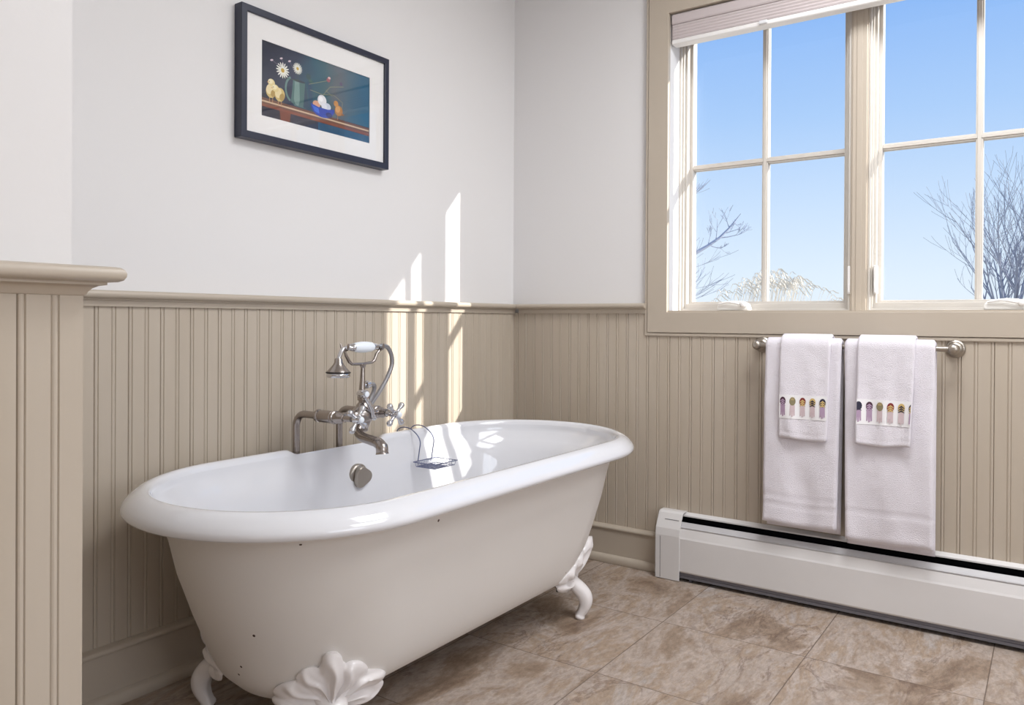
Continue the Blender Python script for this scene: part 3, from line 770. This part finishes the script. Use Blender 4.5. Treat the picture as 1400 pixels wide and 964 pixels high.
BXh = PX-.095
bh = MB(); bh.lathe((BXh, FY, HZ-.030), (-.02, 0, -1), [(0, .0085), (.004, .0115), (.012, .0125), (.020, .0165), (.030, .0255), (.038, .0325), (.0405, .034)], 32)
BH = sub(bh, 'shower_bell', NICKEL, HS, smooth=40)
rg = MB(); rg.lathe((BXh-.0008, FY, HZ-.0702), (-.02, 0, -1), [(0, .034), (.0012, .0365), (.004, .0365), (.005, .034)], 32); sub(rg, 'rubber_ring', RUBBER, BH, smooth=40)
fc = MB(); fc.lathe((BXh-.001, FY, HZ-.0752), (-.02, 0, -1), [(0, .034), (.003, .0352), (.009, .0345), (.012, .032), (.0125, .028), (.0105, .026)], 32); sub(fc, 'spray_face', CHROME, BH, smooth=40)
# hose: from the grip, over and down behind the tub edge, back up to the outlet
hp = cat([(PX+.066, FY, HZ), (PX+.086, FY+.001, HZ+.002), (PX+.112, FY+.003, HZ-.003), (PX+.130, FY+.004, HZ-.026), (PX+.136, FY+.006, HZ-.058), (PX+.120, FY+.012, HZ-.102), (PX+.096, FY+.024, HZ-.147), (PX+.072, FY+.040, HZ-.190), (PX+.056, FY+.046, HZ-.220), (PX+.040, FY+.046, HZ-.246), (PX+.028, FY+.044, HZ-.256),
          (PX+.018, FY+.038, HZ-.246), (PX+.030, FY+.034, HZ-.212), (PX+.050, FY+.026, HZ-.180), (PX+.064, FY+.020, HZ-.150), (PX+.066, FY+.014, HZ-.132), (PX+.058, FY+.009, HZ-.119), (PX+.038, FY+.008, HZ-.115)], 8)
hh = MB(); hh.tube(hp, [.0066+.0006*((i % 2)*1.0) for i in range(len(hp))], 12); sub(hh, 'shower_hose', HOSE, HS, smooth=60)

# ------------------------------------------------------------------ wire soap rack
SR = thing('soap_rack', (-.76, -.2, .49), 'small wire soap rack hooked over the far rim of the tub', 'soap rack')
zt = .6025; ty0, ty1 = -.147, -.235
x0, x1 = -.838, -.716
for x in (-.808, -.735):
    hk = MB(); hk.tube(cat([(x-.016, -.062, .592), (x-.014, -.070, .6045), (x-.010, -.088, .612), (x-.004, -.115, .609), (x, -.145, .590), (x+.001, -.161, .565), (x-.003, -.160, .530), (x-.006, -.157, .497)], 6), .0021, 8)
    sub(hk, 'rim_hook', WIRE, SR, smooth=60)
ry = -.157; rz = .497
A_, B_ = x0, x1
tw = MB()
def wire(pts, r=.0014): tw.tube(pts, r, 6)
def lp(y0, y1, a, b, z, r): wire([(a, y0, z), (b, y0, z), (b, y1, z), (a, y1, z), (a, y0, z)], r)
lp(ry, ry-.100, A_, B_, rz, .0019); lp(ry-.008, ry-.092, A_+.008, B_-.008, rz-.016, .0016)
n = 13
for i in range(n+1):
    x = A_+.008+(B_-A_-.016)*i/n
    if i <= 9 or i >= n: wire([(x, ry, rz), (x, ry-.006, rz-.016), (x, ry-.094, rz-.016), (x, ry-.100, rz)], .0010)
    else: wire([(x, ry, rz), (x, ry-.006, rz-.016)], .001)
for k in range(1, 6):
    y = ry-.008-.084*k/6; wire([(A_, y, rz), (A_+.008, y, rz-.016), (B_-.008, y, rz-.016), (B_, y, rz)], .0010)
sub(tw, 'wire_tray', WIRE, SR)

# ------------------------------------------------------------------ picture
PXa, PXb, PZa, PZb = -1.452, -.831, 1.541, 1.940
PIC = thing('framed_picture', (-1.14, .008, 1.74), 'black framed still life with chicks and jug on back wall', 'picture')
def rect_ring(mb, o, i, y0, y1):
    def R(r): return [(r[0], r[2]), (r[1], r[2]), (r[1], r[3]), (r[0], r[3])]
    A, B = R(o), R(i); v = [(x, y, z) for y in (y0, y1) for (x, z) in A+B]; f = []
    for k in range(4):
        j = (k+1) % 4; f += [(k, j, 4+j, 4+k), (8+k, 12+k, 12+j, 8+j), (k, 8+k, 8+j, j), (4+k, 4+j, 12+j, 12+k)]
    mb.add(v, f); return mb
fr = rect_ring(MB(), (PXa, PXb, PZa, PZb), (PXa+.0205, PXb-.0205, PZa+.0215, PZb-.0205), -.024, .011)
sub(fr, 'picture_frame', BLACKF, PIC, bevel=.0015)
IX0, IX1, IZ0, IZ1 = -1.374, -.9195, 1.621, 1.852
mm = rect_ring(MB(), (PXa+.0195, PXb-.0195, PZa+.0205, PZb-.0195), (IX0, IX1, IZ0, IZ1), -.0155, -.0135)
sub(mm, 'mat_board', MATB, PIC)
# the print, a flat picture: background + painted shapes
bgm = bpy.data.materials.new('print_background'); bgm.use_nodes = True
n_ = bgm.node_tree.nodes; l_ = bgm.node_tree.links; b_ = n_['Principled BSDF']; b_.inputs['Roughness'].default_value = .8
tc_ = n_.new('ShaderNodeTexCoord'); mp_ = n_.new('ShaderNodeMapping'); mp_.inputs['Scale'].default_value = (1.6, 1, 2.6); mp_.inputs['Location'].default_value = (.4, 0, .35); l_.new(tc_.outputs['Object'], mp_.inputs[0])
sx_ = n_.new('ShaderNodeSeparateXYZ'); l_.new(tc_.outputs['Object'], sx_.inputs[0])
no_ = n_.new('ShaderNodeTexNoise'); no_.inputs['Scale'].default_value = 3.0; no_.inputs['Detail'].default_value = 6; l_.new(mp_.outputs[0], no_.inputs[0])
def mth(op, a, b, c=None):
    q = n_.new('ShaderNodeMath'); q.operation = op
    for i, v in enumerate((a, b, c)):
        if v is None: continue
        if isinstance(v, (int, float)): q.inputs[i].default_value = v
        else: l_.new(v, q.inputs[i])
    return q.outputs[0]
tx = mth('MULTIPLY_ADD', sx_.outputs[0], 2.2, 2.2*1.374)     # 0..1 across
t_ = mth('ADD', tx, mth('MULTIPLY_ADD', no_.outputs[0], .5, -.25))
rp_ = n_.new('ShaderNodeValToRGB'); l_.new(t_, rp_.inputs[0]); el_ = rp_.color_ramp.elements
el_[0].position = .0; el_[0].color = srgb(30, 36, 56); el_[1].position = 1; el_[1].color = srgb(26, 92, 124)
for p_, c_ in ((.28, (34, 46, 74)), (.42, (30, 84, 104)), (.55, (52, 92, 104)), (.68, (92, 100, 110)), (.82, (70, 100, 118))):
    q = el_.new(p_); q.color = srgb(*c_)
l_.new(rp_.outputs[0], b_.inputs['Base Color'])
PM = [bgm]; PK = {}
def pm(rgb):
    if rgb not in PK: PK[rgb] = len(PM); PM.append(mat('paint_%d_%d_%d' % rgb, rgb, .8))
    return PK[rgb]
pr_ = MB(); pr_.box(IX0-.004, IX1+.004, -.0125, -.012, IZ0-.004, IZ1+.004, 0)
lay = [-.01255]
def shape(pts, rgb):
    lay[0] -= .000012
    c = (sum(p[0] for p in pts)/len(pts), sum(p[1] for p in pts)/len(pts)); n = len(pts)
    cl = lambda p: (min(max(p[0], IX0), IX1), lay[0], min(max(p[1], IZ0), IZ1))
    pr_.add([cl(c)]+[cl(p) for p in pts], [(0, 1+i, 1+(i+1) % n) for i in range(n)], pm(rgb))
def ell(cx, cz, rx, rz, rgb, rot=0, n=22):
    shape([(cx+rx*math.cos(t)*math.cos(rot)-rz*math.sin(t)*math.sin(rot), cz+rx*math.cos(t)*math.sin(rot)+rz*math.sin(t)*math.cos(rot)) for t in [2*PI*k/n for k in range(n)]], rgb)
def line(a, b, wd_, rgb):
    d = Vector((b[0]-a[0], b[1]-a[1])); nn = Vector((-d.y, d.x)).normalized()*wd_/2
    shape([(a[0]+nn.x, a[1]+nn.y), (b[0]+nn.x, b[1]+nn.y), (b[0]-nn.x, b[1]-nn.y), (a[0]-nn.x, a[1]-nn.y)], rgb)
T0, T1 = 1.668, 1.664
shape([(IX0, 1.676), (IX1, 1.676), (IX1, IZ0), (IX0, IZ0)], (58, 40, 40))
shape([(IX0, 1.678), (IX1, 1.674), (IX1, 1.655), (IX0, 1.659)], (112, 76, 64))
shape([(IX0, 1.670), (-1.20, 1.669), (IX1, 1.667), (IX1, 1.662), (-1.20, 1.664), (IX0, 1.665)], (206, 180, 150))
shape([(IX0, 1.659), (IX1, 1.655), (IX1, 1.647), (IX0, 1.651)], (132, 74, 56))
shape([(IX0, 1.651), (-1.305, 1.650), (-1.305, IZ0), (IX0, IZ0)], (28, 32, 52))
shape([(-1.305, 1.651), (-1.262, 1.650), (-1.266, IZ0), (-1.300, IZ0)], (120, 66, 48))
shape([(-1.262, 1.649), (-1.15, 1.648), (-1.15, IZ0), (-1.262, IZ0)], (44, 46, 64))
shape([(-1.15, 1.648), (IX1, 1.646), (IX1, IZ0), (-1.15, IZ0)], (34, 82, 116))
# jug
shape([(-1.253, 1.762), (-1.206, 1.762), (-1.197, 1.738), (-1.190, 1.690), (-1.200, 1.679), (-1.245, 1.679), (-1.262, 1.690), (-1.256, 1.730)], (74, 110, 112))
shape([(-1.246, 1.758), (-1.228, 1.758), (-1.226, 1.70), (-1.232, 1.682), (-1.244, 1.684), (-1.250, 1.70)], (120, 150, 146))
shape([(-1.205, 1.76), (-1.198, 1.738), (-1.190, 1.690), (-1.200, 1.680), (-1.212, 1.682), (-1.208, 1.72)], (40, 70, 92))
ell(-1.229, 1.762, .024, .004, (30, 46, 60)); 
for k in range(10):
    a0 = PI*.62+k*PI*.75/10; a1 = PI*.62+(k+1)*PI*.75/10
    line((-1.252+.030*math.cos(a0), 1.728+.040*math.sin(a0)), (-1.252+.030*math.cos(a1), 1.728+.040*math.sin(a1)), .007, (96, 132, 130))
shape([(-1.196, 1.775), (-1.178, 1.775), (-1.172, 1.690), (-1.186, 1.684)], (34, 72, 100))
# daisies
for (cx, cz, r) in ((-1.294, 1.779, .025), (-1.236, 1.800, .019)):
    for k in range(16):
        a = 2*PI*k/16; ell(cx+math.cos(a)*r*.62, cz+math.sin(a)*r*.62, r*.42, r*.10, (236, 236, 226), a, 8)
    ell(cx, cz, r*.27, r*.27, (196, 160, 60))
    line((cx, cz-r*.9), (-1.232, 1.763), .0016, (60, 80, 60))
for a, b in (((-1.336, 1.800), (-1.30, 1.788)), ((-1.30, 1.815), (-1.285, 1.79)), ((-1.268, 1.815), (-1.25, 1.79))):
    line(a, b, .0016, (120, 110, 130)); ell(a[0], a[1], .006, .0028, (214, 196, 206), .4)
# stems with buds
for a, b in (((-1.190, 1.762), (-1.115, 1.792)), ((-1.185, 1.745), (-1.13, 1.742)), ((-1.13, 1.742), (-1.10, 1.775)), ((-1.13, 1.742), (-1.085, 1.752)), ((-1.10, 1.775), (-1.04, 1.79)), ((-1.085, 1.752), (-1.045, 1.735)), ((-1.045, 1.735), (-1.05, 1.69)), ((-1.12, 1.76), (-1.09, 1.745))):
    line(a, b, .0014, (150, 150, 120))
ell(-1.108, 1.796, .008, .007, (156, 90, 100)); ell(-1.104, 1.804, .006, .004, (220, 180, 180)); ell(-1.052, 1.797, .006, .006, (90, 80, 110)); ell(-1.192, 1.786, .010, .010, (36, 70, 72)); ell(-1.183, 1.773, .009, .006, (50, 92, 86))
# chicks
for (hx, hz, bx_, bz_) in ((-1.337, 1.730, -1.338, 1.704), (-1.322, 1.716, -1.305, 1.700)):
    for s_ in (-.006, .006): line((bx_+s_, bz_-.018), (bx_+s_, bz_-.036), .0018, (196, 150, 110))
    ell(bx_, bz_, .019, .022, (208, 184, 120), -.3); ell(bx_-.006, bz_+.004, .012, .016, (232, 216, 170), -.3); ell(bx_+.008, bz_-.006, .009, .012, (176, 146, 84), -.4)
    ell(hx, hz, .013, .0115, (226, 208, 150)); ell(hx-.003, hz+.003, .008, .007, (240, 228, 190)); ell(hx-.008, hz+.002, .0015, .0015, (30, 20, 20)); shape([(hx-.012, hz+.001), (hx-.017, hz-.002), (hx-.012, hz-.003)], (214, 150, 90))
ell(-1.062, 1.704, .017, .018, (176, 120, 64), -.5); ell(-1.066, 1.708, .010, .012, (206, 156, 96), -.5); ell(-1.074, 1.725, .010, .010, (196, 140, 78)); ell(-1.079, 1.727, .0014, .0014, (20, 15, 15)); line((-1.066, 1.688), (-1.067, 1.672), .0016, (190, 140, 100))
shape([(-1.052, 1.700), (-1.036, 1.694), (-1.050, 1.690)], (150, 96, 50))
# bowl of eggs
ell(-1.158, 1.705, .016, .011, (214, 160, 130)); ell(-1.135, 1.722, .019, .018, (226, 226, 230)); ell(-1.140, 1.726, .009, .009, (244, 244, 246)); ell(-1.112, 1.706, .015, .012, (206, 212, 226)); ell(-1.126, 1.704, .012, .010, (226, 228, 236))
shape([(-1.182, 1.703)]+[(-1.132+.050*math.cos(a), 1.698-.032*math.sin(a)) for a in [PI-k*PI/14 for k in range(15)]]+[(-1.082, 1.703), (-1.110, 1.697), (-1.150, 1.697)], (28, 66, 170))
shape([(-1.178, 1.698), (-1.150, 1.693), (-1.146, 1.676), (-1.166, 1.680)], (58, 108, 214)); ell(-1.105, 1.680, .014, .008, (20, 40, 110))
sub(pr_, 'print', PM, PIC)
sub(MB().box(PXa+.0198, PXb-.0198, -.0188, -.0170, PZa+.0208, PZb-.0198), 'picture_glass', PGLASS, PIC)

# ------------------------------------------------------------------ added ceiling fill lights (unseen)
for i, (x, y, wt, sz) in enumerate(FILL_LAMPS):
    t = thing('fill_light', (x, y, ZC), 'added square fill light panel %s' % ('straight in front of the window' if i == 0 else 'behind the camera, far from the window'), 'ceiling light')
    rg = MB(); h = sz/2
    for (a, b, c, d) in ((-h-.03, h+.03, -h-.03, -h), (-h-.03, h+.03, h, h+.03), (-h-.03, -h, -h, h), (h, h+.03, -h, h)): rg.box(x+a, x+b, y+c, y+d, ZC-.05, ZC-.0005)
    sub(rg, 'fill_frame', FILLM, t)
    ld = bpy.data.lights.new('fill_lamp', 'AREA'); ld.shape = 'SQUARE'; ld.size = sz; ld.energy = wt; ld.color = FILL_COL
    lo = bpy.data.objects.new('fill_lamp', ld); COL.objects.link(lo); lo.location = (x, y, ZC-.03)

# ------------------------------------------------------------------ outside
GZ = -.9
MB().add([(.3, -60, GZ), (90, -60, GZ), (90, 90, GZ), (.3, 90, GZ)], [(0, 1, 2, 3)]).build('ground', LAWN, kind='structure')
def ray(px, py, dist):
    d = (r2*((px-700)/F)+u2*(-(py-PCY)/F)+fw); return CAM+d*dist
def branch(mb, p, d, L, r, lev, rnd, up_=.12, spread=.55, kids=3):
    pts = [p]; n = 5; q = p.copy(); dd = d.normalized()
    for i in range(n):
        dd = (dd+Vector((rnd.uniform(-1, 1), rnd.uniform(-1, 1), rnd.uniform(-.6, 1)))*.12+Vector((0, 0, up_*.3))).normalized()
        q = q+dd*L/n; pts.append(q.copy())
    mb.tube(pts, [max(r*(1-.65*i/n), .0035) for i in range(n+1)], 5 if lev > 1 else 3, cap=False)
    if lev <= 0: return
    for k in range(kids+(1 if rnd.random() < .5 else 0)):
        t = rnd.uniform(.3, 1); i = min(int(t*n), n-1); b = pts[i].lerp(pts[i+1], t*n-i)
        ax_ = Vector((rnd.uniform(-1, 1), rnd.uniform(-1, 1), rnd.uniform(-.4, .9))).normalized()
        nd = (dd+ax_*spread*1.6).normalized()
        branch(mb, b, nd, L*rnd.uniform(.45, .7), max(r*.45, .0035), lev-1, rnd, up_, spread, kids)
# right tree: many stems fanning up
rnd = random.Random(5); D = 17
root = ray(1388, 442, D); root.z = GZ
rt_ = thing('bare_tree', root, 'bare multi-stemmed tree outside behind the right window sash', 'tree')
mb = MB(); cpt = ray(1383, 415, D)
mb.tube([root, Vector((cpt.x, cpt.y, cpt.z-1.0))], [.20, .16], 8)
for k in range(15):
    tx_ = -75+150*k/14+rnd.uniform(-6, 6); hy = 118-abs(tx_)*.55
    tgt = ray(1383+tx_, 415-hy*rnd.uniform(.8, 1.05), D+rnd.uniform(-1, 1)); st_ = Vector((cpt.x+rnd.uniform(-.1, .1), cpt.y+rnd.uniform(-.1, .1), cpt.z-1.1))
    v = tgt-st_; branch(mb, st_, v, v.length*.8, .034, 3, rnd, .10, .34, 3)
sub(mb, 'branches', BARK2, rt_)
# left tree: trunk hidden by the wall, one limb reaching into view
rnd = random.Random(11); D = 15
root = ray(880, 442, D); root.z = GZ
lt_ = thing('bare_tree', root, 'bare tree whose blue-grey limb reaches in behind the left sash', 'tree')
mb = MB(); t1 = ray(876, 300, D); mb.tube([root, ray(878, 400, D), t1, ray(872, 220, D), ray(868, 150, D), ray(862, 90, D)], [.17, .13, .09, .05, .025, .006], 8)
for (a, b) in (((876, 290), (800, 230)), ((872, 220), (830, 130)), ((877, 330), (790, 310)), ((869, 170), (858, 90))):
    A_ = ray(*a, D); B_ = ray(*b, D); branch(mb, A_, B_-A_, (B_-A_).length*.6, .03, 3, random.Random(a[1]), .08, .35, 3)
limb = [ray(*p, D) for p in ((880, 372), (925, 356), (951, 346), (968, 336), (984, 325), (997, 312), (1006, 301), (1013, 292))]
mb.tube(limb, [.07, .055, .042, .034, .028, .02, .013, .006], 6)
for (a, b, r) in (((984, 325), (1014, 327), .013), ((978, 330), (982, 300), .010), ((997, 312), (990, 290), .010), ((990, 319), (1012, 316), .010), ((970, 335), (984, 343), .012), ((1003, 304), (1012, 312), .008), ((968, 336), (972, 318), .008), ((925, 356), (950, 330), .02)):
    A_ = ray(*a, D); B_ = ray(*b, D); branch(mb, A_, B_-A_, (B_-A_).length, r, 2, rnd, .08, .45, 3)
for (a, b) in (((880, 300), (962, 268)), ((880, 330), (958, 292)), ((880, 420), (972, 392)), ((885, 430), (985, 408)), ((880, 400), (962, 372))):
    A_ = ray(*a, D); B_ = ray(*b, D); branch(mb, A_, B_-A_, (B_-A_).length*.8, .010, 2, rnd, .06, .30, 4)
sub(mb, 'branches', BARK, lt_)
# tall ornamental grass
rnd = random.Random(3); g = MB(); D = 8.5
for i in range(190):
    px = rnd.gauss(1050, 34); px = min(max(px, 965), 1135)
    h = max(0, 1-abs(px-1052)/88)
    base = ray(px-14, 442, D+rnd.uniform(-.5, .5)); base.z = GZ
    top_ = ray(px+rnd.uniform(-4, 12), 418-46*h**.7*rnd.uniform(.45, 1), D+rnd.uniform(-.5, .5))
    mid = base.lerp(top_, .6)+Vector((-.03, .05, .06)); tip = top_+(r2*rnd.uniform(.05, .13)+Vector((0, 0, rnd.uniform(-.05, .05))))
    pl2 = cat([base, mid, top_, tip], 4); nn = len(pl2)
    g.tube(pl2, [.0016+(.0042*math.sin(PI*max(0, (k/nn-.62)/.38)) if k/nn > .62 else 0) for k in range(nn)], 3, cap=False)
tag(g.build('ornamental_grass', GRASSM), 'pale feathery ornamental grass outside below the left sash', 'grass', kind='stuff')
